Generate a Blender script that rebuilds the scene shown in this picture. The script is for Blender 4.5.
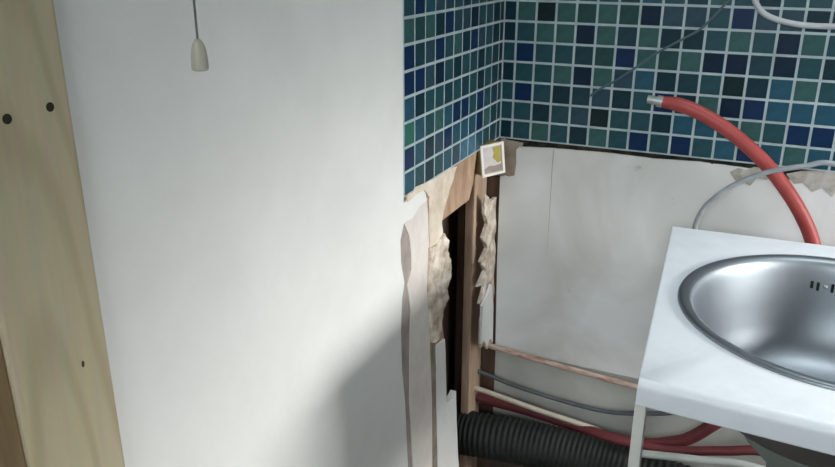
import bpy, bmesh, math, random
import numpy as np
from mathutils import Vector, Matrix, noise

random.seed(7)
for o in list(bpy.data.objects):
    bpy.data.objects.remove(o, do_unlink=True)
scene = bpy.context.scene
COL = scene.collection

# ------------------------------------------------------------------ camera, light
S = 0.045                       # one tile pitch in metres; all coordinates below are in tile pitches
# origin: corner of the two tiled walls at a grout line; +x along the back wall, -y towards the viewer
F_PX, YAW, PITCH, ROLL = 779.36, -0.4341, 0.3546, 0.0015
CAM = np.array([13.158, -38.633, 2.570])


def cam_axes():
    cy, sy, cp, sp = math.cos(YAW), math.sin(YAW), math.cos(PITCH), math.sin(PITCH)
    f = np.array([sy * cp, cy * cp, -sp])
    r = np.array([cy, -sy, 0.0])
    u = np.cross(r, f)
    cr, sr = math.cos(ROLL), math.sin(ROLL)
    return cr * r + sr * u, -sr * r + cr * u, f


AX_R, AX_U, AX_F = cam_axes()


def ray(u, v):
    return AX_R * (u - 417.5) / F_PX - AX_U * (v - 233.5) / F_PX + AX_F


def hit(u, v, axis, val):
    """point where the sight line through a photo pixel meets the plane axis = val"""
    d = ray(u, v)
    return CAM + d * ((val - CAM[axis]) / d[axis])


cam_data = bpy.data.cameras.new('camera')
cam_data.sensor_width = 36
cam_data.lens = F_PX / 835 * 36
cam_data.clip_start = 0.02
cam = bpy.data.objects.new('camera', cam_data)
COL.objects.link(cam)
m = Matrix.Identity(4)
for i in range(3):
    m[i][0], m[i][1], m[i][2] = AX_R[i], AX_U[i], -AX_F[i]
    m[i][3] = CAM[i] * S
cam.matrix_world = m
scene.camera = cam

scene.view_settings.view_transform = 'Standard'
scene.view_settings.look = 'None'
scene.view_settings.gamma = 1
scene.view_settings.use_curve_mapping = False
scene.view_settings.exposure = 0.0

world = bpy.data.worlds.new('overcast')
scene.world = world
world.use_nodes = True
bg = world.node_tree.nodes['Background']
bg.inputs['Color'].default_value = (0.80, 0.93, 1.0, 1)
bg.inputs['Strength'].default_value = 0.62

FLOOR_Z, CEIL_Z = -29.0, 25.0
ROOM_X, ROOM_Y = 52.0, -75.0
WIN_Y0, WIN_Y1, WIN_Z0, WIN_Z1 = -22.0, -3.0, -6.0, 4.5

# daylight from the window in the right-hand wall (sky light: it arrives sloping downwards)
ld = bpy.data.lights.new('window_daylight', 'AREA')
ld.shape = 'RECTANGLE'
ld.size = (WIN_Y1 - WIN_Y0) * S
ld.size_y = (WIN_Z1 - WIN_Z0) * S
ld.energy = 14
ld.color = (1.0, 0.985, 0.96)
ld.spread = math.radians(66)
lo = bpy.data.objects.new('window_daylight', ld)
COL.objects.link(lo)
lo.location = ((ROOM_X - 1.2) * S, (WIN_Y0 + WIN_Y1) / 2 * S, (WIN_Z0 + WIN_Z1) / 2 * S)
lo.rotation_euler = Vector((-1, 0.0, -0.58)).to_track_quat('-Z', 'Y').to_euler()

# added fill light from above, with an invented opening in the ceiling
ROOF_X0, ROOF_X1, ROOF_Y0, ROOF_Y1 = 14.0, 36.0, -14.0, -3.0
rd = bpy.data.lights.new('roof_fill', 'AREA')
rd.shape = 'RECTANGLE'
rd.size = (ROOF_X1 - ROOF_X0) * S
rd.size_y = (ROOF_Y1 - ROOF_Y0) * S
rd.energy = 3.9
rd.spread = math.radians(95)
rd.color = (0.90, 0.97, 1.0)
ro = bpy.data.objects.new('roof_fill', rd)
COL.objects.link(ro)
ro.location = ((ROOF_X0 + ROOF_X1) / 2 * S, (ROOF_Y0 + ROOF_Y1) / 2 * S, (CEIL_Z - 0.3) * S)

# added fill light behind the viewer, with an invented high window
FW_X0, FW_X1, FW_Z0, FW_Z1 = 4.0, 24.0, 6.0, 21.0
fd = bpy.data.lights.new('front_fill', 'AREA')
fd.shape = 'RECTANGLE'
fd.size = (FW_X1 - FW_X0) * S
fd.size_y = (FW_Z1 - FW_Z0) * S
fd.energy = 6.2
fd.spread = math.radians(80)
fd.color = (0.93, 0.98, 1.0)
fo = bpy.data.objects.new('front_fill', fd)
COL.objects.link(fo)
fo.location = ((FW_X0 + FW_X1) / 2 * S, (ROOM_Y + 0.8) * S, (FW_Z0 + FW_Z1) / 2 * S)
fo.rotation_euler = Vector((-0.05, 1, -0.28)).to_track_quat('-Z', 'Z').to_euler()

# ------------------------------------------------------------------ materials
def new_mat(name):
    mt = bpy.data.materials.new(name)
    mt.use_nodes = True
    nt = mt.node_tree
    return mt, nt, nt.nodes['Principled BSDF']


def N(nt, kind, **kw):
    n = nt.nodes.new(kind)
    for k, v in kw.items():
        if k in n.inputs.keys():
            n.inputs[k].default_value = v
        else:
            setattr(n, k, v)
    return n


def coords(nt, scale=(1, 1, 1), kind='Object'):
    tc = N(nt, 'ShaderNodeTexCoord')
    mp = N(nt, 'ShaderNodeMapping')
    mp.inputs['Scale'].default_value = scale
    nt.links.new(tc.outputs[kind], mp.inputs['Vector'])
    return mp.outputs['Vector']


def surf(name, c1, c2, scale=8.0, rough=0.6, bump=0.15, bscale=60.0, metallic=0.0, stretch=(1, 1, 1),
         lo_=0.35, hi_=0.65, detail=6.0, spec=0.4, bdist=0.003):
    """two-tone noise colour plus fine bump"""
    mt, nt, b = new_mat(name)
    v = coords(nt, stretch)
    n1 = N(nt, 'ShaderNodeTexNoise', Scale=scale, Detail=detail, Roughness=0.6)
    nt.links.new(v, n1.inputs['Vector'])
    r = N(nt, 'ShaderNodeValToRGB')
    r.color_ramp.elements[0].position = lo_
    r.color_ramp.elements[1].position = hi_
    r.color_ramp.elements[0].color = (*c1, 1)
    r.color_ramp.elements[1].color = (*c2, 1)
    nt.links.new(n1.outputs['Fac'], r.inputs['Fac'])
    nt.links.new(r.outputs['Color'], b.inputs['Base Color'])
    b.inputs['Roughness'].default_value = rough
    b.inputs['Metallic'].default_value = metallic
    b.inputs['Specular IOR Level'].default_value = spec
    if bump:
        n2 = N(nt, 'ShaderNodeTexNoise', Scale=bscale, Detail=4.0)
        nt.links.new(v, n2.inputs['Vector'])
        bp = N(nt, 'ShaderNodeBump', Strength=bump, Distance=bdist)
        nt.links.new(n2.outputs['Fac'], bp.inputs['Height'])
        nt.links.new(bp.outputs['Normal'], b.inputs['Normal'])
    return mt


def lin(r, g, b):
    def f(c):
        c /= 255
        return c / 12.92 if c <= 0.04045 else ((c + 0.055) / 1.055) ** 2.4
    return f(r), f(g), f(b)


M = {}
M['paint'] = surf('white_wall_paint', lin(228, 229, 226), lin(236, 237, 234), 5, 0.55, 0.12, 90)
M['plaster'] = surf('bare_pink_plaster', lin(150, 138, 128), lin(186, 170, 156), 14, 0.9, 0.5, 70)
M['tear'] = surf('torn_paint_plaster', lin(150, 141, 136), lin(172, 162, 156), 20, 0.9, 0.4, 80)
M['cream'] = surf('cream_filler', lin(206, 192, 172), lin(236, 226, 210), 16, 0.85, 0.4, 70)
M['lump'] = surf('crumbled_plaster', lin(168, 148, 130), lin(232, 222, 208), 26, 0.95, 0.7, 90, lo_=0.35, hi_=0.6)
M['brown'] = surf('brown_fibre_board', lin(160, 128, 104), lin(194, 164, 140), 12, 0.85, 0.4, 60, stretch=(1, 3, 1))
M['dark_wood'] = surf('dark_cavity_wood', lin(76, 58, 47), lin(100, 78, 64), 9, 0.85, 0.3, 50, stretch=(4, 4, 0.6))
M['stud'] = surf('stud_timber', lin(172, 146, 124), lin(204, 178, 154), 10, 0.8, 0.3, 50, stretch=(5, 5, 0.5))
M['shaded_stud'] = surf('shaded_stud_timber', lin(66, 52, 43), lin(88, 70, 57), 10, 0.85, 0.3, 50, stretch=(5, 5, 0.5))  # stud timber with the shade of the cavity put into its colour
M['grout'] = surf('pale_grout', lin(158, 174, 178), lin(182, 196, 199), 20, 0.8, 0.2, 120)
M['floor'] = surf('brown_floor', lin(58, 50, 42), lin(78, 68, 58), 6, 0.7, 0.2, 40)
M['ceiling'] = surf('ceiling_paint', lin(205, 206, 202), lin(220, 220, 216), 4, 0.8, 0.1, 60)
M['lower'] = surf('lower_wall_render', lin(176, 178, 172), lin(198, 199, 194), 6, 0.8, 0.3, 50)
M['gap'] = surf('old_black_adhesive', lin(20, 22, 20), lin(62, 58, 48), 30, 0.95, 0.6, 90, lo_=0.4, hi_=0.7)
M['grey_patch'] = surf('grey_brown_plaster', lin(126, 116, 104), lin(160, 148, 134), 22, 0.9, 0.5, 80)
M['notch'] = surf('grey_brown_notch', lin(150, 140, 126), lin(184, 174, 160), 22, 0.9, 0.5, 80)
M['crack'] = surf('crack_grey', lin(150, 149, 145), lin(172, 171, 167), 22, 0.9, 0.2, 80)
M['scar'] = surf('plaster_scar', lin(150, 145, 134), lin(190, 188, 182), 24, 0.9, 0.6, 80, lo_=0.36, hi_=0.56)
M['strip'] = surf('filled_strip', lin(216, 208, 202), lin(230, 224, 218), 12, 0.8, 0.3, 80)
M['dark_board'] = surf('brown_board', lin(116, 98, 70), lin(140, 120, 88), 9, 0.8, 0.2, 50, stretch=(5, 5, 0.4))
M['dark_area'] = surf('dark_area_grey_green', lin(84, 92, 88), lin(100, 108, 104), 6, 0.7, 0.1, 50)
M['base'] = surf('dark_brown_base', lin(58, 50, 42), lin(80, 70, 60), 8, 0.8, 0.2, 50)
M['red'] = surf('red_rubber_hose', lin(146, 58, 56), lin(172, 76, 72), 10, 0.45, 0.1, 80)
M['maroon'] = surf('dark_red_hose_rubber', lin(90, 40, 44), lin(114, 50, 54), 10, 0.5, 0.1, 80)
M['silver'] = surf('grey_plastic_hose', lin(138, 144, 148), lin(160, 166, 170), 20, 0.4, 0.05, 80)
M['white_cable'] = surf('white_cable_sheath', lin(172, 178, 182), lin(190, 195, 198), 10, 0.45, 0.05, 80)
M['wire'] = surf('thin_grey_wire', lin(66, 90, 98), lin(86, 108, 114), 10, 0.5, 0.05, 80)
M['blue_grey'] = surf('blue_grey_cable', lin(72, 80, 86), lin(92, 100, 106), 10, 0.5, 0.05, 80)
M['copper'] = surf('painted_copper', lin(160, 116, 98), lin(198, 176, 164), 24, 0.45, 0.1, 60, stretch=(1, 4, 4), lo_=0.35, hi_=0.55)
M['white_pipe'] = surf('cream_plastic_pipe', lin(190, 180, 164), lin(206, 198, 182), 10, 0.45, 0.05, 60)
M['grey_pipe'] = surf('pale_grey_pipe', lin(170, 176, 174), lin(190, 195, 192), 10, 0.45, 0.05, 60)
M['duct'] = surf('black_ribbed_duct', lin(18, 24, 22), lin(32, 39, 37), 12, 0.6, 0.1, 60)
M['worktop'] = surf('white_worktop_laminate', lin(224, 230, 237), lin(232, 238, 245), 18, 0.38, 0.04, 160, spec=0.45)
M['leg'] = surf('white_panel_edge', lin(205, 207, 203), lin(218, 219, 215), 10, 0.5, 0.05, 80)
M['knob'] = surf('ivory_plastic', lin(168, 165, 150), lin(180, 177, 163), 10, 0.4, 0.02, 80)
M['cord'] = surf('grey_cord', lin(92, 98, 96), lin(116, 120, 116), 60, 0.9, 0.3, 300)
M['box_white'] = surf('white_plastic_frame', lin(232, 228, 218), lin(242, 238, 230), 10, 0.5, 0.05, 80)
M['box_tan'] = surf('tan_box_side', lin(150, 124, 70), lin(196, 172, 108), 18, 0.7, 0.2, 60)
M['box_in'] = surf('pale_grey_label', lin(196, 188, 186), lin(222, 214, 212), 20, 0.7, 0.1, 60)
M['box_yel'] = surf('yellow_label', lin(160, 150, 66), lin(184, 174, 96), 20, 0.7, 0.1, 60)
M['box_brn'] = surf('grey_brown_label', lin(140, 128, 118), lin(170, 158, 148), 24, 0.7, 0.1, 60)
M['dark_metal'] = surf('dark_screw_steel', lin(34, 30, 24), lin(58, 52, 42), 30, 0.6, 0.2, 80, metallic=0.4)
M['bright_metal'] = surf('dull_metal', lin(150, 156, 156), lin(190, 196, 196), 20, 0.4, 0.1, 80, metallic=0.7)
M['black'] = surf('black_slot', lin(8, 9, 9), lin(14, 15, 15), 10, 0.9, 0, 60)
M['knot'] = surf('dark_knot', lin(60, 50, 36), lin(92, 80, 58), 40, 0.8, 0.2, 60)
M['win_frame'] = surf('white_window_frame', lin(220, 222, 220), lin(230, 232, 230), 8, 0.4, 0.05, 60)


def glass_mat():
    mt, nt, b = new_mat('window_glass')
    b.inputs['Base Color'].default_value = (0.95, 0.98, 1, 1)
    b.inputs['Roughness'].default_value = 0.02
    b.inputs['Transmission Weight'].default_value = 1.0
    b.inputs['IOR'].default_value = 1.02
    return mt


M['glass'] = glass_mat()


def steel_mat():
    mt, nt, b = new_mat('brushed_steel')
    v = coords(nt, (30, 30, 1.2))
    n1 = N(nt, 'ShaderNodeTexNoise', Scale=6.0, Detail=5.0)
    nt.links.new(v, n1.inputs['Vector'])
    r = N(nt, 'ShaderNodeMapRange')
    r.inputs['To Min'].default_value = 0.40
    r.inputs['To Max'].default_value = 0.50
    nt.links.new(n1.outputs['Fac'], r.inputs['Value'])
    nt.links.new(r.outputs['Result'], b.inputs['Roughness'])
    b.inputs['Base Color'].default_value = (*lin(138, 145, 151), 1)
    b.inputs['Metallic'].default_value = 1.0
    bp = N(nt, 'ShaderNodeBump', Strength=0.05, Distance=0.002)
    nt.links.new(n1.outputs['Fac'], bp.inputs['Height'])
    nt.links.new(bp.outputs['Normal'], b.inputs['Normal'])
    return mt


M['steel'] = steel_mat()


def pine_mat():
    """grain rings of a log cut along z: distance from a tilted, wavering pith"""
    mt, nt, b = new_mat('sawn_pine')
    v = coords(nt, (0.6, 1, 0.16))
    n0 = N(nt, 'ShaderNodeTexNoise', Scale=9.0, Detail=2.0)
    nt.links.new(v, n0.inputs['Vector'])
    mx = N(nt, 'ShaderNodeVectorMath', operation='SCALE')
    mx.inputs['Scale'].default_value = 0.05
    nt.links.new(n0.outputs['Color'], mx.inputs[0])
    ad = N(nt, 'ShaderNodeVectorMath', operation='ADD')
    nt.links.new(v, ad.inputs[0])
    nt.links.new(mx.outputs['Vector'], ad.inputs[1])
    w = N(nt, 'ShaderNodeTexWave', wave_type='RINGS', rings_direction='SPHERICAL', Scale=12.0, Distortion=1.8, Detail=2.0)
    w.inputs['Detail Scale'].default_value = 1.5
    nt.links.new(ad.outputs['Vector'], w.inputs['Vector'])
    r = N(nt, 'ShaderNodeValToRGB')
    r.color_ramp.elements[0].position = 0.0
    r.color_ramp.elements[1].position = 0.45
    r.color_ramp.elements[0].color = (*lin(190, 176, 139), 1)
    r.color_ramp.elements[1].color = (*lin(202, 190, 154), 1)
    nt.links.new(w.outputs['Fac'], r.inputs['Fac'])
    n2 = N(nt, 'ShaderNodeTexNoise', Scale=40.0, Detail=5.0)
    v2 = coords(nt, (3, 3, 0.25))
    nt.links.new(v2, n2.inputs['Vector'])
    mixc = N(nt, 'ShaderNodeMix', data_type='RGBA', blend_type='MULTIPLY')
    mixc.inputs['Factor'].default_value = 0.25
    nt.links.new(r.outputs['Color'], mixc.inputs['A'])
    nt.links.new(n2.outputs['Color'], mixc.inputs['B'])
    sat = N(nt, 'ShaderNodeHueSaturation')
    nt.links.new(mixc.outputs['Result'], sat.inputs['Color'])
    nt.links.new(sat.outputs['Color'], b.inputs['Base Color'])
    sat.inputs['Saturation'].default_value = 0.9
    b.inputs['Roughness'].default_value = 0.75
    bp = N(nt, 'ShaderNodeBump', Strength=0.15, Distance=0.002)
    nt.links.new(n2.outputs['Fac'], bp.inputs['Height'])
    nt.links.new(bp.outputs['Normal'], b.inputs['Normal'])
    return mt


M['pine'] = pine_mat()


def board_mat():
    """old white painted board: faint grey smears and a few dark scuffs"""
    mt, nt, b = new_mat('old_white_board')
    v = coords(nt)
    n1 = N(nt, 'ShaderNodeTexNoise', Scale=3.2, Detail=4.0, Distortion=0.6)
    nt.links.new(v, n1.inputs['Vector'])
    r1 = N(nt, 'ShaderNodeValToRGB')
    r1.color_ramp.elements[0].position = 0.36
    r1.color_ramp.elements[1].position = 0.62
    r1.color_ramp.elements[0].color = (*lin(206, 207, 203), 1)
    r1.color_ramp.elements[1].color = (*lin(234, 238, 239), 1)
    nt.links.new(n1.outputs['Fac'], r1.inputs['Fac'])
    n2 = N(nt, 'ShaderNodeTexNoise', Scale=17.0, Detail=6.0, Roughness=0.65)
    nt.links.new(coords(nt, (0.8, 1, 1.6)), n2.inputs['Vector'])
    r2 = N(nt, 'ShaderNodeValToRGB')
    r2.color_ramp.elements[0].position = 0.22
    r2.color_ramp.elements[1].position = 0.33
    r2.color_ramp.elements[0].color = (0.45, 0.43, 0.40, 1)
    r2.color_ramp.elements[1].color = (1, 1, 1, 1)
    nt.links.new(n2.outputs['Fac'], r2.inputs['Fac'])
    mx = N(nt, 'ShaderNodeMix', data_type='RGBA', blend_type='MULTIPLY')
    mx.inputs['Factor'].default_value = 0.8
    nt.links.new(r1.outputs['Color'], mx.inputs['A'])
    nt.links.new(r2.outputs['Color'], mx.inputs['B'])
    nt.links.new(mx.outputs['Result'], b.inputs['Base Color'])
    b.inputs['Roughness'].default_value = 0.6
    n3 = N(nt, 'ShaderNodeTexNoise', Scale=50.0, Detail=4.0)
    nt.links.new(v, n3.inputs['Vector'])
    bp = N(nt, 'ShaderNodeBump', Strength=0.2, Distance=0.003)
    nt.links.new(n3.outputs['Fac'], bp.inputs['Height'])
    nt.links.new(bp.outputs['Normal'], b.inputs['Normal'])
    return mt


M['board'] = board_mat()

TILE_RGB = {'G': (50, 88, 86), 'g': (34, 68, 68), 'T': (34, 72, 80), 't': (26, 58, 68), 'D': (14, 46, 58),
            'N': (8, 40, 76), 'n': (4, 32, 54), 'B': (34, 78, 96), 'S': (42, 68, 82), 'K': (8, 34, 38),
            'L': (54, 104, 128), 'E': (42, 100, 90)}
for k, c in TILE_RGB.items():
    l = lin(*c)
    M['tile_' + k] = surf('glazed_tile_' + {'G': 'sea_green', 'g': 'dark_green', 'T': 'teal', 't': 'deep_teal', 'D': 'petrol',
                          'N': 'navy', 'n': 'dark_navy', 'B': 'blue', 'S': 'slate_blue', 'K': 'black_green', 'L': 'light_blue',
                          'E': 'emerald'}[k], tuple(x * 0.85 for x in l), tuple(min(1, x * 1.15) for x in l), 45, 0.34, 0.05, 60, spec=0.2)

# ------------------------------------------------------------------ mesh helpers
def link_mesh(name, bm, mat, parent=None, smooth=False, origin=None, auto=None):
    """bm in tile pitches, world placed -> ONE mesh object, origin at its base centre"""
    bmesh.ops.recalc_face_normals(bm, faces=bm.faces)
    pts = np.array([v.co[:] for v in bm.verts])
    if origin is None:
        origin = np.array([(pts[:, 0].min() + pts[:, 0].max()) / 2, (pts[:, 1].min() + pts[:, 1].max()) / 2, pts[:, 2].min()])
    origin = np.array(origin, float)
    for v in bm.verts:
        v.co = Vector((np.array(v.co[:]) - origin) * S)
    me = bpy.data.meshes.new(name)
    bm.to_mesh(me)
    bm.free()
    if smooth:
        me.shade_smooth()
    if auto is not None:
        me.set_sharp_from_angle(angle=math.radians(auto))
    me.materials.append(M[mat])
    o = bpy.data.objects.new(name, me)
    COL.objects.link(o)
    place(o, origin, parent)
    return o


WORLD = {}


def place(o, origin, parent):
    WORLD[o.name] = np.array(origin, float)
    if parent is not None:
        o.parent = parent
        o.location = Vector((np.array(origin) - WORLD[parent.name]) * S)
    else:
        o.location = Vector(np.array(origin) * S)


def empty(name, origin):
    o = bpy.data.objects.new(name, None)
    o.empty_display_size = 0.05
    COL.objects.link(o)
    place(o, origin, None)
    return o


def tag(o, label=None, cat=None, group=None, kind=None):
    for k, v in (('label', label), ('category', cat), ('group', group), ('kind', kind)):
        if v:
            o[k] = v
    return o


def add_box(bm, a, b, bevel=0.0):
    r = bmesh.ops.create_cube(bm, size=1.0)
    vs = r['verts']
    for v in vs:
        v.co = Vector([(a[i] + b[i]) / 2 + v.co[i] * (b[i] - a[i]) for i in range(3)])
    if bevel:
        es = list({e for v in vs for e in v.link_edges})
        bmesh.ops.bevel(bm, geom=es, offset=bevel, segments=2, profile=0.6, affect='EDGES')


def box(name, a, b, mat, parent=None, bevel=0.0):
    bm = bmesh.new()
    add_box(bm, a, b, bevel)
    return link_mesh(name, bm, mat, parent)


def slab(name, pts3, push, mat, parent=None, rough=0.0, cuts=0, seed=0.0, bevel=0.0):
    """polygon (3D points on one plane) given thickness by the vector push (front face = pts3)"""
    bm = bmesh.new()
    vs = [bm.verts.new(q) for q in pts3]
    f = bm.faces.new(vs)
    push = Vector(push)
    nrm = -push.normalized()
    r = bmesh.ops.extrude_face_region(bm, geom=[f])
    newv = [e for e in r['geom'] if isinstance(e, bmesh.types.BMVert)]
    for v in newv:
        v.co += push
    front = f
    tri = bmesh.ops.triangulate(bm, faces=[fc for fc in bm.faces if len(fc.verts) > 4])
    if cuts:
        ff = [fc for fc in bm.faces if all(abs((v.co - Vector(pts3[0])).dot(nrm)) < 1e-5 for v in fc.verts)]
        for _ in range(cuts):
            es = list({e for fc in ff for e in fc.edges if e.calc_length() > 0.22})
            bmesh.ops.subdivide_edges(bm, edges=es, cuts=1, use_grid_fill=False)
            bmesh.ops.triangulate(bm, faces=[fc for fc in bm.faces if len(fc.verts) > 3])
            ff = [fc for fc in bm.faces if all(abs((v.co - Vector(pts3[0])).dot(nrm)) < 1e-5 for v in fc.verts)]
        for v in {v for fc in ff for v in fc.verts}:
            k = noise.noise(Vector(v.co) * 1.6 + Vector((seed, 3, 1))) + 0.6 * noise.noise(Vector(v.co) * 4.1 + Vector((seed, 0, 7)))
            v.co += nrm * rough * (0.35 + k)
    return link_mesh(name, bm, mat, parent)


def wallpoly(px, x=0.0):
    # rows below the picture run on down to the floor
    return [(x, hit(u, v, 0, x)[1], FLOOR_Z if v >= 480 else hit(u, v, 0, x)[2]) for u, v in px]


def catmull(P, n=14):
    P = [np.array(q, float) for q in P]
    P = [2 * P[0] - P[1]] + P + [2 * P[-1] - P[-2]]
    out = []
    for i in range(1, len(P) - 2):
        for k in range(n):
            t = k / n
            a, b, c, d = P[i - 1], P[i], P[i + 1], P[i + 2]
            out.append(0.5 * (2 * b + (c - a) * t + (2 * a - 5 * b + 4 * c - d) * t * t + (3 * b - a - 3 * c + d) * t ** 3))
    out.append(P[-2])
    return out


def add_tube(bm, path, rad, n=14, caps=True):
    path = [Vector(q) for q in path]
    rings = []
    up = Vector((0, 0, 1))
    t0 = (path[1] - path[0]).normalized()
    if abs(t0.dot(up)) > 0.9:
        up = Vector((1, 0, 0))
    nv = (up - t0 * up.dot(t0)).normalized()
    for i, q in enumerate(path):
        t = (path[min(i + 1, len(path) - 1)] - path[max(i - 1, 0)]).normalized()
        nv = (nv - t * nv.dot(t)).normalized()
        bv = t.cross(nv)
        r = rad(i / (len(path) - 1)) if callable(rad) else rad
        rings.append([bm.verts.new(q + (nv * math.cos(2 * math.pi * k / n) + bv * math.sin(2 * math.pi * k / n)) * r) for k in range(n)])
    for a, b in zip(rings, rings[1:]):
        for k in range(n):
            bm.faces.new((a[k], a[(k + 1) % n], b[(k + 1) % n], b[k]))
    if caps:
        bm.faces.new(rings[0][::-1])
        bm.faces.new(rings[-1])


def tube(name, path, rad, mat, parent=None, n=14, smooth=14):
    bm = bmesh.new()
    add_tube(bm, catmull(path, smooth) if smooth else path, rad, n)
    return link_mesh(name, bm, mat, parent, smooth=True, auto=50)


def add_lathe(bm, prof, c, n=64, close=False):
    rings = []
    for r, z in prof:
        if r < 1e-6:
            rings.append([bm.verts.new((c[0], c[1], c[2] + z))])
        else:
            rings.append([bm.verts.new((c[0] + r * math.cos(2 * math.pi * k / n), c[1] + r * math.sin(2 * math.pi * k / n), c[2] + z)) for k in range(n)])
    for a, b in zip(rings, rings[1:]):
        for k in range(n):
            k2 = (k + 1) % n
            if len(a) == 1 and len(b) == 1:
                continue
            if len(a) == 1:
                bm.faces.new((a[0], b[k], b[k2]))
            elif len(b) == 1:
                bm.faces.new((a[k], a[k2], b[0]))
            else:
                bm.faces.new((a[k], a[k2], b[k2], b[k]))


def lathe(name, prof, c, mat, parent=None, n=64, auto=40):
    bm = bmesh.new()
    add_lathe(bm, prof, c, n)
    return link_mesh(name, bm, mat, parent, smooth=True, auto=auto)


# ------------------------------------------------------------------ setting: room shell
tag(box('floor', (-8, ROOM_Y, FLOOR_Z - 1), (ROOM_X + 2, 3, FLOOR_Z), 'floor'), kind='structure')
bm = bmesh.new()
for a, b in (((-8, ROOM_Y, CEIL_Z), (ROOF_X0, 3, CEIL_Z + 1)), ((ROOF_X1, ROOM_Y, CEIL_Z), (ROOM_X + 2, 3, CEIL_Z + 1)),
             ((ROOF_X0, ROOM_Y, CEIL_Z), (ROOF_X1, ROOF_Y0, CEIL_Z + 1)), ((ROOF_X0, ROOF_Y1, CEIL_Z), (ROOF_X1, 3, CEIL_Z + 1))):
    add_box(bm, a, b)
tag(link_mesh('ceiling', bm, 'ceiling'), kind='structure')
roof_fill_win = tag(empty('added_roof_window', ((ROOF_X0 + ROOF_X1) / 2, (ROOF_Y0 + ROOF_Y1) / 2, CEIL_Z + 0.4)), kind='structure')  # added opening, made only for the roof fill light
box('window_pane', (ROOF_X0, ROOF_Y0, CEIL_Z + 0.4), (ROOF_X1, ROOF_Y1, CEIL_Z + 0.5), 'glass', roof_fill_win)
bm = bmesh.new()
for a, b in (((-8, FLOOR_Z), (ROOM_X + 2, FW_Z0)), ((-8, FW_Z1), (ROOM_X + 2, CEIL_Z)), ((-8, FW_Z0), (FW_X0, FW_Z1)), ((FW_X1, FW_Z0), (ROOM_X + 2, FW_Z1))):
    add_box(bm, (a[0], ROOM_Y - 1, a[1]), (b[0], ROOM_Y, b[1]))
tag(link_mesh('wall_front', bm, 'ceiling'), kind='structure')
front_fill_win = tag(empty('added_front_window', ((FW_X0 + FW_X1) / 2, ROOM_Y - 0.5, FW_Z0)), kind='structure')  # added opening to go with the front fill light
for x0, x1 in ((FW_X0, (FW_X0 + FW_X1) / 2 - 0.4), ((FW_X0 + FW_X1) / 2 + 0.4, FW_X1)):
    box('window_pane', (x0, ROOM_Y - 0.55, FW_Z0), (x1, ROOM_Y - 0.45, FW_Z1), 'glass', front_fill_win)
box('window_frame', ((FW_X0 + FW_X1) / 2 - 0.4, ROOM_Y - 0.9, FW_Z0), ((FW_X0 + FW_X1) / 2 + 0.4, ROOM_Y - 0.1, FW_Z1), 'win_frame', front_fill_win)

TILE_TOP = 5            # tile rows above the z = 0 joint
GAP = 0.115              # joint width
# back wall: rough masonry face at y = 0.4, tiles flush with y = 0
wall_back = tag(box('wall_back', (-8, 0.4, FLOOR_Z), (ROOM_X, 3, CEIL_Z), 'grey_patch'), kind='structure')
BACK_COLS = 24
box('grout', (0.0, 0.018, -7.02), (0.7086 + BACK_COLS - 1, 0.4, TILE_TOP), 'grout', wall_back)
box('paint_skim', (0.7086 + BACK_COLS - 1, 0.1, -7.2), (ROOM_X, 0.4, CEIL_Z), 'paint', wall_back)
box('paint_skim', (-0.5, 0.1, TILE_TOP), (0.7086 + BACK_COLS - 1, 0.4, CEIL_Z), 'paint', wall_back)

_tile_mesh = {}


def tile_mesh(w, h, key, facing):
    k = (round(w, 3), round(h, 3), key, facing)
    if k in _tile_mesh:
        return _tile_mesh[k]
    d, c = 0.09, 0.016
    a, b = w / 2, h / 2
    P = [(-a, 0, -b), (a, 0, -b), (a, 0, b), (-a, 0, b),
         (-a, -(d - c), -b), (a, -(d - c), -b), (a, -(d - c), b), (-a, -(d - c), b),
         (-a + c, -d, -b + c), (a - c, -d, -b + c), (a - c, -d, b - c), (-a + c, -d, b - c)]
    F = [(8, 9, 10, 11)]
    for i in range(4):
        j = (i + 1) % 4
        F += [(i, j, j + 4, i + 4), (i + 4, j + 4, j + 8, i + 8)]
    if facing == 'left':        # front towards +x, width along y
        P = [(-y, x, z) for x, y, z in P]
    me = bpy.data.meshes.new('tile')
    me.from_pydata([tuple(q * S for q in v) for v in P], [], F)
    me.materials.append(M['tile_' + key])
    me.update()
    _tile_mesh[k] = me
    return me


def put_tile(parent, mesh, c, facing):
    o = bpy.data.objects.new('tile', mesh)
    COL.objects.link(o)
    o.rotation_euler = (random.uniform(-1, 1) * 0.008, random.uniform(-1, 1) * 0.004, random.uniform(-1, 1) * 0.008)
    place(o, c, parent)


ROWS_BACK = ['ttTGTTtBTtGTDTTtGNTg',        # row above z = 0, then downwards
             'DGKGgGgnSSTNSSDtTGtN',
             'DTGGnGtGDDTGTnGTBtGD',
             'TNTTtgNGgGnntnTDTGNt',
             'DTTGnGSBDtTKDBGTtTDG',
             'TNTDtSDTNDGnNBBBTGtT',
             'TTDTSKTTDBBTGTNNTBGt',
             'DTGTDGTNTNTBNBGBTNTG']
ROWS_LEFT = ['TNBSSTtTTDtt',
             'GgGDNSSnTTDD',
             'NtSNTGDNSTDD',
             'NNSnTDTTDTtD',
             'BDTTtTtTDTtD',
             'EBTGBNNTNTtt',
             'NBDSNBBBNGtt',
             'BTDTBSLLBTtt']
KEYS = 'GgTtDNnBSK'


def key_at(rows, r, c):
    rr = r + 1
    if 0 <= rr < len(rows) and c < len(rows[rr]):
        return rows[rr][c]
    return random.choice(KEYS)


for r in range(-TILE_TOP, 7):
    for c in range(BACK_COLS):
        x0 = 0.0 if c == 0 else 0.7086 + c - 1
        x1 = 0.7086 + c
        g0 = 0.09 if c == 0 else GAP / 2
        w = x1 - x0 - g0 - GAP / 2
        put_tile(wall_back, tile_mesh(w, 1 - GAP, key_at(ROWS_BACK, r, c), 'back'), (x0 + g0 + w / 2, 0.09, -r - 0.5), 'back')

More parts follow.
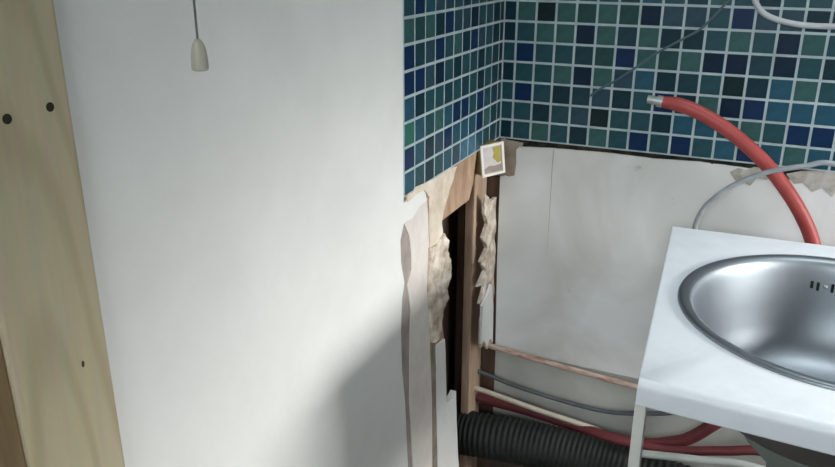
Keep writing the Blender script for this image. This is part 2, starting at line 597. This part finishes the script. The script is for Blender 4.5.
# lower white board on the back wall (top left corner broken away), joint, ragged adhesive line
def bpx(L, y=0.1):
    return [tuple(hit(u, v, 1, y)) for u, v in L]


top_l = bpx([(516, 150), (545, 151), (553, 152.5)])
b2 = [(0.25, 0.1, -19.6), (0.14, 0.1, -14), (0.12, 0.1, -9.2), (0.35, 0.1, -9.1), (0.6, 0.1, -9.14), (0.93, 0.1, -9.02), (1.0, 0.1, -8.3), (0.96, 0.1, -7.6), (1.1, 0.1, -7.42), (1.9, 0.1, -7.36), (2.985, 0.1, -7.3), (5.6, 0.1, -7.24), (8.0, 0.1, -7.28), (10.2, 0.1, -7.2), (12.4, 0.1, -7.26), (13.3, 0.1, -7.2), (13.9, 0.1, -7.7), (14.6, 0.1, -7.45),
      (15.4, 0.1, -7.75), (16.2, 0.1, -7.5), (17.5, 0.1, -7.6), (24, 0.1, -7.4), (ROOM_X, 0.1, -7.4), (ROOM_X, 0.1, -19.6)]
slab('white_board', b2, (0, 0.3, 0), 'board', wall_back)
slab('grey_plaster', [(0.1, 0.16, -9.3), (1.3, 0.16, -9.3), (1.3, 0.16, -7.2), (0.1, 0.16, -7.1)], (0, 0.24, 0), 'notch', wall_back, rough=0.04, cuts=2, seed=1.5)
box('gap_shade_strip', (-3.8, 0.2, FLOOR_Z), (0.18, 0.4, -9.25), 'dark_wood', wall_back)  # added dark strip, paints the shade in the open corner gap
tag(box('dark_foot_band', (0.2, 0.05, FLOOR_Z), (ROOM_X, 0.4, -25.3), 'base'), kind='structure')  # plain dark brown band along the foot of the back wall
crl, crr = [], []
for i in range(15):
    z = -7.4 - i * 0.42
    w = 0.022 * (1 - i / 15)
    cx = 2.97 + 0.03 * noise.noise(Vector((z, 2, 0)))
    crl.append((cx - w, 0.097, z))
    crr.append((cx + w + 0.003, 0.097, z))
slab('crack', crl + crr[::-1], (0, 0.02, 0), 'crack', wall_back)
slab('lower_board', [(0.2, 0.3, -19.62), (ROOM_X, 0.3, -19.62), (ROOM_X, 0.3, -25.3), (0.2, 0.3, -25.3)], (0, 0.1, 0), 'lower', wall_back)
# adhesive left along the lower edge of the tiles
pts_t, pts_b = [], []
for i in range(60):
    x = 0.35 + i * 0.4
    pts_t.append((x, 0.2, -6.96))
    pts_b.append((x, 0.2, -7.42 - 0.12 * noise.noise(Vector((x * 1.3, 0, 0))) - (0.1 if x > 13 else 0)))
slab('black_adhesive', pts_t + pts_b[::-1], (0, 0.2, 0), 'gap', wall_back, rough=0.10, cuts=1, seed=2.0)
# crumbled plaster under the tiles on the right
for k, pl in enumerate([[(730, 172), (738, 168), (746, 170), (754, 167), (772, 169), (776, 174), (766, 180), (757, 178), (750, 186), (742, 181), (736, 182)],
                        [(786, 174), (800, 171), (826, 170), (850, 172), (850, 188), (840, 186), (832, 197), (822, 188), (812, 192), (803, 183), (794, 184)]]):
    slab('crumbled_plaster', bpx(pl, 0.09), (0, 0.05, 0), 'scar', wall_back, rough=0.012, cuts=2, seed=k * 3.1)

# ------------------------------------------------------------------ left wall
YN = -27.38     # near end of the wall, at the timber post
hole_edge = [(442, 222), (443, 232), (447, 240), (446, 250), (450, 262), (451, 275), (445, 288), (447, 300), (442, 312),
             (444, 325), (446, 345), (446.5, 396), (447.5, 430)]
core = [(0, YN, FLOOR_Z), (0, YN, CEIL_Z), (0, 0.35, CEIL_Z), (0, 0.35, -7.03)]
core += [(0, -1.0, -7.03), (0, -3.05, -7.05), (0, -3.2, -7.5), (0, -3.45, -8.6)]
core += wallpoly([(470.5, 200)] + hole_edge)
lastp = core[-1]
core += [(0, lastp[1] - 0.1, FLOOR_Z)]
core = [(-0.08, q[1], q[2]) for q in core]
wall_left = tag(slab('wall_left', core, (-0.5, 0, 0), 'brown'), kind='structure')

# white paint and skim: the torn strip is open at its lower end
grooveL = [(404, 223), (400.5, 240), (401, 262), (404.5, 283), (402, 300), (401, 330), (402, 370), (405, 400), (408, 467)]
grooveR = [(404, 223), (409.5, 236), (411.5, 255), (411.5, 270), (407.5, 285), (411, 310), (410.5, 340), (410, 400), (413.5, 467)]
rightB = [(434, 467), (432, 400), (430, 340), (428.5, 300), (429.5, 250), (428, 215), (430, 196), (424, 186)]
gl, gr, rb = wallpoly(grooveL), wallpoly(grooveR), wallpoly(rightB)
skim = [(0, YN, CEIL_Z), (0, YN, FLOOR_Z), (0, gl[-1][1], FLOOR_Z)] + gl[::-1] + wallpoly([(413, 218), (420, 206), (427, 200)]) + rb[-1:]
slab('filled_strip', [(-0.004, q[1], q[2]) for q in gr + [(0, gr[-1][1], FLOOR_Z), (0, rb[0][1], FLOOR_Z)] + rb[:-2] + wallpoly([(427, 200), (420, 206), (413, 218)])], (-0.076, 0, 0), 'strip', wall_left)
skim += [(0, -11.60, -7.25), (0, -11.62, CEIL_Z)]
slab('paint_skim', skim, (-0.08, 0, 0), 'paint', wall_left)
slab('bare_plaster_strip', [(-0.055, q[1], q[2]) for q in [(0, gl[0][1] - 0.4, gl[0][2] + 0.5), (0, gl[0][1] - 0.4, FLOOR_Z), (0, gr[-1][1] + 0.5, FLOOR_Z), (0, gr[0][1] + 0.9, gl[0][2] + 0.5)]],
     (-0.024, 0, 0), 'tear', wall_left)
box('paint_skim', (-0.08, -11.62, TILE_TOP), (0, 0, CEIL_Z), 'paint', wall_left)

# tiles on the left wall: proud of the paint
box('grout', (-0.08, -11.60, -7.02), (0.024, 0.05, TILE_TOP), 'grout', wall_left)
for r in range(-TILE_TOP, 7):
    for c in range(12):
        y0 = -(0.5849 + 11 - c)
        y1 = -(0.5849 + 10 - c) if c < 11 else 0.0
        g1 = GAP / 2 if c < 11 else 0.07
        w = y1 - y0 - GAP / 2 - g1
        put_tile(wall_left, tile_mesh(w, 1 - GAP, key_at(ROWS_LEFT, r, c), 'left'), (-0.05, y0 + GAP / 2 + w / 2, -r - 0.5), 'left')

# broken pieces round the hole
slab('cream_filler', wallpoly([(405.5, 196), (416, 186.5), (434, 179), (449, 168.5), (457, 166), (452, 182), (446, 200), (441.5, 222), (443, 234), (437, 246), (430, 249),
                               (428.5, 215), (430, 198), (424, 190), (414, 196), (408, 202)], 0.03), (-0.11, 0, 0), 'cream', wall_left, rough=0.05, cuts=2, seed=1.0)
slab('crumbled_plaster', wallpoly([(430, 248), (437, 244), (443.5, 233), (447, 240), (446.5, 250), (450.5, 262), (451.5, 275), (446, 288), (447, 300), (443, 312),
                                   (439, 340), (432, 343), (430, 310), (428.5, 290)], 0.08), (-0.16, 0, 0), 'lump', wall_left, rough=0.11, cuts=3, seed=5.0)
slab('plaster_edge', wallpoly([(430.5, 340), (435.5, 338), (437, 400), (439, 467), (439.5, 480), (434, 480), (432, 400)], 0.0), (-0.08, 0, 0), 'grey_patch', wall_left, rough=0.03, cuts=2, seed=9.0)
slab('plaster_flake', wallpoly([(436, 346), (441, 343), (445, 339), (446.5, 396), (448, 467), (448.3, 482), (439, 482), (438, 467), (436.5, 400)], 0.03), (-0.11, 0, 0), 'paint', wall_left, rough=0.02, cuts=2, seed=4.0)
slab('plaster_flake', wallpoly([(447.2, 402), (452, 398), (455.8, 391), (456.5, 420), (458.5, 467), (459, 482), (448.3, 482)], 0.02), (-0.3, 0, 0), 'paint', wall_left, rough=0.03, cuts=2, seed=6.0)
slab('torn_plasterboard', wallpoly([(483.5, 203), (486, 194), (490, 201), (495.5, 197), (494.5, 250), (493.5, 300), (493, 346), (489.5, 341), (487, 349), (484, 343), (480, 348), (481, 318), (484.5, 308), (480, 300), (485.5, 296),
                                    (479, 304), (484, 284), (477, 287), (484.5, 270), (480, 262), (486, 248), (482, 238), (486.5, 224), (484, 214)], -0.05), (-0.12, 0, 0), 'lump', wall_left, rough=0.10, cuts=3, seed=8.0)
slab('paper_strip', wallpoly([(482, 306), (487, 296), (491, 284), (493.2, 300), (492.6, 343), (489.8, 338), (487, 346), (484, 340), (481.5, 344)], 0.14), (-0.12, 0, 0), 'paint', wall_left, rough=0.05, cuts=2, seed=3.0)

# studs and panelling inside the wall
def ybox(name, u0, u1, vref, x_front, depth, mat, z0=FLOOR_Z, z1=-6.5):
    a, b = hit(u0, vref, 0, x_front), hit(u1, vref, 0, x_front)
    return box(name, (x_front - depth, a[1], z0), (x_front, b[1], z1), mat, wall_left, 0.04)


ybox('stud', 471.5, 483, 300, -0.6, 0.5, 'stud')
ybox('stud', 462.5, 468, 300, -1.2, 0.4, 'shaded_stud')
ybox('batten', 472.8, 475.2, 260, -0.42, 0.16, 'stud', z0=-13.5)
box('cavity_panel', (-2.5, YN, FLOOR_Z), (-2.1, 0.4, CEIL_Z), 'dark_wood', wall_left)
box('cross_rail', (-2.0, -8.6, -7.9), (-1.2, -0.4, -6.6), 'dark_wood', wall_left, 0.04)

# ------------------------------------------------------------------ timber post at the near end of the white wall
post = tag(empty('timber_post', (-1.8, -28.55, FLOOR_Z)), 'unpainted pine timber post at the left end of the white wall', 'post')
bm = bmesh.new()
add_box(bm, (-3.8, -29.78, FLOOR_Z), (0.2, -27.36, CEIL_Z), 0.09)
link_mesh('timber', bm, 'pine', post, origin=(0.25, -28.35, -8.2))
for (u, v), rr in (((7, 119), 0.10), ((50, 107), 0.095)):
    q = hit(u, v, 0, 0.2)
    bm = bmesh.new()
    add_tube(bm, [(0.12, q[1], q[2]), (0.207, q[1], q[2])], rr, 18)
    link_mesh('screw', bm, 'dark_metal', post, smooth=True, auto=40)
q = hit(83, 364, 0, 0.2)
bm = bmesh.new()
add_lathe(bm, [(0.055, -0.01), (0.05, 0.004), (0.0, 0.005)], (0, 0, 0), 12)
bmesh.ops.transform(bm, matrix=Matrix.Translation((0.2, q[1], q[2])) @ Matrix.Rotation(math.pi / 2, 4, 'Y') @ Matrix.Diagonal((1.6, 0.8, 1, 1)), verts=bm.verts)
link_mesh('knot', bm, 'knot', post, smooth=True)

tag(box('brown_board', (-3.8, -34.0, FLOOR_Z), (0.12, -29.785, CEIL_Z), 'dark_board', None, 0.05), 'dark brown board at the lower left edge beside the pine post', 'board')

# ------------------------------------------------------------------ pull cord in front of the white wall
kc = hit(200.5, 70.5, 0, 2.2)
pull = tag(empty('pull_cord', (kc[0], kc[1], kc[2])), 'ivory pull knob on a thin grey cord hanging in front of white wall', 'pull cord')
kz = kc[2]
knob_h = 0.64
lathe('knob', [(0, 0), (0.14, 0.0), (0.17, 0.025), (0.178, 0.08), (0.168, 0.28), (0.145, 0.45), (0.105, 0.56), (0.065, 0.62), (0.04, knob_h), (0, knob_h)],
      (kc[0], kc[1], kz), 'knob', pull, 28)
tube('cord', [(kc[0], kc[1], kz + knob_h - 0.03), (kc[0], kc[1], kz + 8), (kc[0], kc[1], CEIL_Z - 0.5)], 0.024, 'cord', pull, 8, 4)
lathe('ceiling_switch', [(0, 0), (0.5, 0.0), (0.85, 0.15), (0.95, 0.6), (0, 0.6)], (kc[0], kc[1], CEIL_Z - 0.6), 'knob', pull, 28)

# ------------------------------------------------------------------ small box in the corner below the tiles
nv = Vector((0.78, -0.62, 0.05)).normalized()
right = Vector((0.62, 0.78, 0)).normalized()
upv = nv.cross(right) * -1
upv = right.cross(nv) * -1 if upv.z < 0 else upv
rot = Matrix.Rotation(math.radians(5), 3, nv)
right = rot @ right
upv = rot @ upv
dcen = ray(492.6, 159.5)
cen = Vector(CAM + dcen * ((-2.35 - CAM[1]) / dcen[1]))


def boxpt(a, b, c):
    return tuple(cen + right * a + upv * b + nv * c)


HW, HH, DP = 0.66, 0.80, 0.95
sb = tag(empty('wall_box', boxpt(0, -HH, -DP / 2)), 'small tilted white framed box with yellow label in the tiled corner', 'electrical box')


def obox(name, a0, a1, b0, b1, c0, c1, mat):
    bm = bmesh.new()
    add_box(bm, (a0, b0, c0), (a1, b1, c1), min(abs(a1 - a0), abs(b1 - b0), abs(c1 - c0)) * 0.2)
    for v in bm.verts:
        v.co = Vector(boxpt(*v.co))
    return link_mesh(name, bm, mat, sb)


obox('body', -HW, HW, -HH, HH, -DP, -0.06, 'box_tan')
bm = bmesh.new()
t_ = 0.11
for a in ((-HW - .02, HW + .02, HH - t_, HH + .02), (-HW - .02, HW + .02, -HH - .02, -HH + t_), (-HW - .02, -HW + t_, -HH + t_, HH - t_), (HW - t_, HW + .02, -HH + t_, HH - t_)):
    add_box(bm, (a[0], a[2], -0.06), (a[1], a[3], 0.05))
for v in bm.verts:
    v.co = Vector(boxpt(*v.co))
link_mesh('frame', bm, 'box_white', sb)
panel = obox('label_panel', -HW + t_, HW - t_, -HH + t_, HH - t_, -0.06, -0.02, 'box_in')


def oslab(name, ab, c, mat):
    slab(name, [boxpt(a, b, c) for a, b in ab], -nv * 0.015, mat, panel)


oslab('yellow_print', [(0.05, 0.62), (0.5, 0.62), (0.5, -0.18), (0.28, -0.22), (0.16, -0.05), (0.02, 0.1), (0.12, 0.3)], -0.005, 'box_yel')
oslab('grey_print', [(-0.5, -0.42), (-0.2, -0.3), (0.1, -0.35), (0.5, -0.3), (0.5, -0.66), (-0.5, -0.66)], -0.005, 'box_brn')

# ------------------------------------------------------------------ worktop with sink
ZT = -9.3
SINK = np.array([16.345, -10.74])
R_CUT = 5.24
BL, FL = np.array([9.66, -3.79]), np.array([10.66, -17.95])
X_END = 30.0
bdir, fdir = np.array([1, 0.045]), np.array([1, -0.05])
BR = BL + bdir * (X_END - BL[0])
FR = FL + fdir * (X_END - FL[0])
QUAD = [FL, FR, BR, BL]     # counter-clockwise from above: front, right, back, left sides


def inset_quad(ins):
    lines = []
    for i in range(4):
        a, b = QUAD[i], QUAD[(i + 1) % 4]
        d = (b - a) / np.linalg.norm(b - a)
        nrm = np.array([-d[1], d[0]])
        lines.append((a + nrm * ins[i], d))
    out = []
    for i in range(4):
        (p, d), (q_, e) = lines[i - 1], lines[i]
        A = np.array([d, -e]).T
        t = np.linalg.solve(A, q_ - p)
        out.append(p + d * t[0])
    return out


def boundary(quad, ang):
    d = np.array([math.cos(ang), math.sin(ang)])
    best = 1e9
    for i in range(4):
        a, b = quad[i], quad[(i + 1) % 4]
        A = np.array([d, a - b]).T
        try:
            t = np.linalg.solve(A, a - SINK)
        except np.linalg.LinAlgError:
            continue
        if t[0] > 0 and -1e-6 <= t[1] <= 1 + 1e-6:
            best = min(best, t[0])
    return SINK + d * best


counter = tag(empty('worktop', (20, -11, FLOOR_Z)), 'white laminate worktop with rounded front edge on a thin leg', 'worktop')
angs = [2 * math.pi * k / 96 for k in range(96)]
corner_k = []
for cpt in QUAD:
    a = math.atan2(cpt[1] - SINK[1], cpt[0] - SINK[0]) % (2 * math.pi)
    k = int(round(a / (2 * math.pi) * 96)) % 96
    angs[k] = a
    corner_k.append(k)
TH = 0.88
prof = []
RB, rs = 0.34, 0.05
for j in range(7):
    ph = j / 6 * math.pi / 2
    prof.append(((1 - math.sin(ph)), (1 - math.cos(ph))))
rings = []
bm = bmesh.new()
rings.append([bm.verts.new((SINK[0] + R_CUT * math.cos(a), SINK[1] + R_CUT * math.sin(a), ZT - TH)) for a in angs])
rings.append([bm.verts.new((SINK[0] + R_CUT * math.cos(a), SINK[1] + R_CUT * math.sin(a), ZT)) for a in angs])


def oring(ins, zs):
    qd = inset_quad(ins)
    out = []
    for k, a in enumerate(angs):
        if k in corner_k:
            q_ = qd[corner_k.index(k)]
            s_ = corner_k.index(k)
        else:
            q_ = boundary(qd, a)
            s_ = -1
        # front side drops further because its edge is rolled
        front = abs(np.cross(fdir / np.linalg.norm(fdir), q_ - qd[0])) < 1e-3
        out.append(bm.verts.new((q_[0], q_[1], ZT - (zs[0] if front else zs[1]))))
    return out


for a_, b_ in prof:
    rings.append(oring((RB * a_, rs * a_, rs * a_, rs * a_), (RB * b_, rs * b_)))
rings.append(oring((0, 0, 0, 0), (TH - 0.06, TH - 0.06)))
rings.append(oring((0.06, 0.06, 0.06, 0.06), (TH, TH)))
rings.append(rings[0])
for a, b in zip(rings, rings[1:]):
    for k in range(96):
        try:
            bm.faces.new((a[k], a[(k + 1) % 96], b[(k + 1) % 96], b[k]))
        except ValueError:
            pass
link_mesh('worktop_slab', bm, 'worktop', counter, smooth=True, auto=30)
box('leg', (10.62, -17.75, FLOOR_Z), (10.95, -17.25, ZT - TH), 'leg', counter, 0.03)
box('leg', (29.2, -18.3, FLOOR_Z), (29.64, -17.7, ZT - TH), 'leg', counter, 0.03)
box('rear_rail', (14, -4.6, -11.2), (29.6, -4.1, ZT - TH), 'leg', counter, 0.03)
box('leg', (29.2, -4.6, FLOOR_Z), (29.64, -4.1, -11.2), 'leg', counter, 0.03)

# sink: inset round bowl, rolled rim
sink = tag(empty('round_sink', (SINK[0], SINK[1], ZT - 5.0)), 'round brushed steel sink set into the white worktop', 'sink')
SC = (SINK[0], SINK[1], ZT)
PROF = [(5.48, 0.0), (5.48, 0.05), (5.45, 0.10), (5.38, 0.13), (5.28, 0.125), (5.17, 0.10), (5.07, 0.05), (5.0, -0.03), (4.95, -0.14), (4.90, -0.32), (4.85, -0.55),
        (4.75, -1.1), (4.62, -1.8), (4.45, -2.5), (4.2, -3.1), (3.82, -3.6), (3.3, -3.93), (2.6, -4.1), (1.6, -4.18), (0.95, -4.22), (0.9, -4.28), (0, -4.28)]
BOT = [(0, -4.36), (2.6, -4.2), (3.35, -4.02), (3.9, -3.68), (4.28, -3.14), (4.54, -2.5), (4.72, -1.8), (4.86, -1.1), (4.98, -0.55), (5.12, -0.2), (5.2, 0.0), (5.48, 0.0)]
bm = bmesh.new()
add_lathe(bm, PROF + BOT, SC, 128)
bmesh.ops.remove_doubles(bm, verts=bm.verts, dist=1e-5)
link_mesh('bowl', bm, 'steel', sink, smooth=True, auto=60)
lathe('drain', [(0, -4.24), (0.45, -4.24), (0.5, -4.20), (0.8, -4.17), (0.86, -4.20), (0.86, -4.27), (0, -4.27)], SC, 'bright_metal', sink, 40)
lathe('drain_tail', [(0, -4.34), (0.7, -4.34), (0.7, -4.7), (0.45, -4.75), (0.45, -5.0), (0, -5.0)], SC, 'grey_pipe', sink, 28)


def bowl_radius(z):
    for (r0, z0), (r1, z1) in zip(PROF[8:], PROF[9:]):
        if z0 >= z >= z1:
            return r0 + (r1 - r0) * (z0 - z) / (z0 - z1)
    return 0


def hit_bowl(u, v):
    d = ray(u, v)
    t = (ZT - 0.2 - CAM[2]) / d[2]
    while True:
        q_ = CAM + d * t
        if math.hypot(q_[0] - SINK[0], q_[1] - SINK[1]) >= bowl_radius(q_[2] - ZT) or q_[2] < ZT - 4.1:
            return q_
        t += 0.0005


for u, v, hh in ((812, 284.5, 0.30), (818, 286.5, 0.34), (832.5, 288.5, 0.34), (838.5, 290, 0.30)):
    q = hit_bowl(u, v)
    rad = Vector((q[0] - SINK[0], q[1] - SINK[1], 0)).normalized()
    tan = Vector((-rad.y, rad.x, 0))
    bm = bmesh.new()
    add_box(bm, (-0.055, -0.03, -hh / 2), (0.055, 0.02, hh / 2), 0.02)
    for w in bm.verts:
        w.co = Vector(q) + tan * w.co.x - rad * (w.co.y * -1) + Vector((0, 0, w.co.z)) + rad * (w.co.z * 0.12)
    link_mesh('overflow_slot', bm, 'black', sink)
q = hit_bowl(825.5, 287)
bm = bmesh.new()
bmesh.ops.create_uvsphere(bm, u_segments=16, v_segments=8, radius=0.075)
for w in bm.verts:
    w.co = w.co + Vector(q)
link_mesh('overflow_screw', bm, 'bright_metal', sink, smooth=True)

# ------------------------------------------------------------------ hoses, cables, pipes
def on_y(L, y):
    return [tuple(hit(u, v, 1, y)) for u, v in L]


# thick red hose: free end with clip in front of the tiles, runs down behind the worktop and back left along the wall
hose = tag(empty('red_hose', (15, -1.2, -22)), 'thick red rubber hose arching across the tiles and down behind the worktop', 'hose')
path = on_y([(658, 101), (680, 105), (700, 113), (722, 126), (744, 143), (766, 164), (785, 188), (800, 212), (812, 240)], -1.1)
path += [(16.2, -1.2, -12.0), (16.7, -1.3, -14.5), (17.4, -1.3, -17.0), (19.0, -1.3, -19.5), (21.5, -1.4, -20.8), (25, -1.5, -21.2)]
tube('hose', path, lambda t: 0.325 if t > 0.06 else 0.24 + 1.4 * t, 'red', hose, 18, 10)
e0, e1 = Vector(path[0]), Vector(path[1])
dr = (e0 - e1).normalized()
bm = bmesh.new()
add_tube(bm, [e0 - dr * 0.22, e0 + dr * 0.04], 0.275, 18)
link_mesh('hose_clip', bm, 'bright_metal', hose, smooth=True, auto=40)
bm = bmesh.new()
add_tube(bm, [e0 - dr * 0.1, e0 + dr * 0.22, e0 + dr * 0.24, e0 + dr * 0.48], 0.2, 18)
link_mesh('connector', bm, 'bright_metal', hose, smooth=True, auto=40)

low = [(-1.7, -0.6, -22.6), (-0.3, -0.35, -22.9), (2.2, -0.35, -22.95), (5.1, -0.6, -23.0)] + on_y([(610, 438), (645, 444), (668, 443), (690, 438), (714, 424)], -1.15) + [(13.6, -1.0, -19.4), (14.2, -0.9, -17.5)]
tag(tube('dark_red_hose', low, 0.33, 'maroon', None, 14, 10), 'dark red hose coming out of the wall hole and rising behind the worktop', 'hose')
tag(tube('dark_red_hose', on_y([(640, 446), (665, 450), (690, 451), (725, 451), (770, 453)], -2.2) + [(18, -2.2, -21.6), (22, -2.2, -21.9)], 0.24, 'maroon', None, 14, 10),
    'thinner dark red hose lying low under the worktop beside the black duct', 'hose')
tag(tube('grey_hose', on_y([(695, 232), (696, 223), (704, 208), (716, 197), (732, 186), (752, 177), (775, 170.5), (805, 166), (835, 164)], -2.0) +
         [(18.6, -2.0, -6.9), (20.5, -2.0, -8.0), (21.6, -2.0, -9.8), (22.0, -2.0, -13)], 0.12, 'silver', None, 12, 10),
    'thin silver grey hose arching in front of the red hose behind the worktop', 'hose')
tag(tube('white_cable', on_y([(750, -40), (753, -8), (757, 5), (764, 13.5), (775, 19), (790, 23), (808, 25.5), (835, 26.5), (870, 26)], -0.35) + [(22, -0.35, -0.2), (25.5, -0.3, 0.6), (26.5, -0.1, 0.8), (26.8, 0.3, 0.9)], 0.125, 'white_cable', None, 12, 10),
    'white cable looping over the tiles at the upper right', 'cable')
tag(tube('grey_wire', on_y([(752, -22), (729, 0), (703, 27), (683, 39), (657, 53), (635, 68), (616, 80.5), (599, 89.5), (590, 96)], -0.12), 0.055, 'wire', None, 8, 8),
    'very thin grey wire hanging diagonally across the back wall tiles', 'wire')
tag(tube('copper_pipe', [(-1.7, -0.25, -19.15)] + on_y([(494, 347), (560, 366), (635, 386.5)], -0.25) + [(15, -0.25, -20.2), (27, -0.25, -20.6)], 0.165, 'copper', None, 14, 8),
    'copper pipe spotted with paint running along the foot of the white board', 'pipe')
tag(tube('grey_cable', [(-1.7, -0.6, -20.8)] + on_y([(486, 374), (510, 384), (538, 393.5), (577, 405), (606, 411.5), (632, 413.6), (670, 413), (710, 408)], -0.3) + [(16, -0.4, -18.6), (20, -0.4, -18)], 0.12, 'blue_grey', None, 12, 8),
    'blue grey cable sagging along the wall below the copper pipe', 'cable')
tag(tube('cream_pipe', [(-1.7, -0.9, -22.0)] + on_y([(481.5, 390), (535, 409), (592, 428)], -0.8) + [(7.2, -0.7, -23.1)], 0.155, 'white_pipe', None, 14, 8),
    'cream plastic pipe coming out of the wall hole above the black duct', 'pipe')
tag(tube('grey_waste_pipe', on_y([(637, 453), (700, 460), (760, 469)], -3.3) + [(20, -3.3, -21.9), (27, -3.3, -21.9)], 0.2, 'grey_pipe', None, 14, 8),
    'pale grey pipe low under the worktop below the red hoses', 'pipe')

# ribbed duct entering the hole at floor level
dpath = catmull([(-1.75, -2.0, -24.7), (-1.15, -1.9, -24.55), (2.5, -1.8, -24.2), (6.0, -1.75, -24.15), (9.4, -1.75, -24.3), (14, -1.75, -24.8), (20, -1.8, -25.3), (27, -1.8, -25.6)], 60)
nrm_n = len(dpath)
bm = bmesh.new()
add_tube(bm, dpath, lambda t: 1.28 + 0.04 * math.sin(t * nrm_n * 2 * math.pi / 5), 28)
tag(link_mesh('ribbed_duct', bm, 'duct', None, smooth=True), 'thick black ribbed duct running from the wall hole behind the worktop leg', 'duct')

pp = on_y([(722, 398), (733, 418), (748, 442), (766, 462)], -6.0)  # plain sheet added to fill an unidentified dark area
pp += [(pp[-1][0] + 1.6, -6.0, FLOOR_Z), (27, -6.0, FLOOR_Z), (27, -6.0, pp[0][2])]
tag(slab('dark_area_sheet', pp, (0, 0.35, 0), 'dark_area'), 'dark grey green sheet added for the unclear dark area below the sink', 'panel')

# ------------------------------------------------------------------ right wall with the window the light comes from (beyond the frame)
bm = bmesh.new()
for a, b in (((ROOM_X, ROOM_Y, FLOOR_Z), (ROOM_X + 2, 3, WIN_Z0)), ((ROOM_X, ROOM_Y, WIN_Z1), (ROOM_X + 2, 3, CEIL_Z)),
             ((ROOM_X, ROOM_Y, WIN_Z0), (ROOM_X + 2, WIN_Y0, WIN_Z1)), ((ROOM_X, WIN_Y1, WIN_Z0), (ROOM_X + 2, 3, WIN_Z1))):
    add_box(bm, a, b)
tag(link_mesh('wall_right', bm, 'paint'), kind='structure')
win = tag(empty('window_1', (ROOM_X + 1, (WIN_Y0 + WIN_Y1) / 2, WIN_Z0)), kind='structure')
ym = (WIN_Y0 + WIN_Y1) / 2
for a, b in (((WIN_Y0, WIN_Z0), (WIN_Y1, WIN_Z0 + 1)), ((WIN_Y0, WIN_Z1 - 1), (WIN_Y1, WIN_Z1)), ((WIN_Y0, WIN_Z0 + 1), (WIN_Y0 + 1, WIN_Z1 - 1)),
             ((WIN_Y1 - 1, WIN_Z0 + 1), (WIN_Y1, WIN_Z1 - 1)), ((ym - 0.5, WIN_Z0 + 1), (ym + 0.5, WIN_Z1 - 1))):
    box('window_frame', (ROOM_X + 0.5, a[0], a[1]), (ROOM_X + 1.5, b[0], b[1]), 'win_frame', win)
for y0, y1 in ((WIN_Y0 + 1, ym - 0.5), (ym + 0.5, WIN_Y1 - 1)):
    box('window_pane', (ROOM_X + 0.95, y0, WIN_Z0 + 1), (ROOM_X + 1.05, y1, WIN_Z1 - 1), 'glass', win)
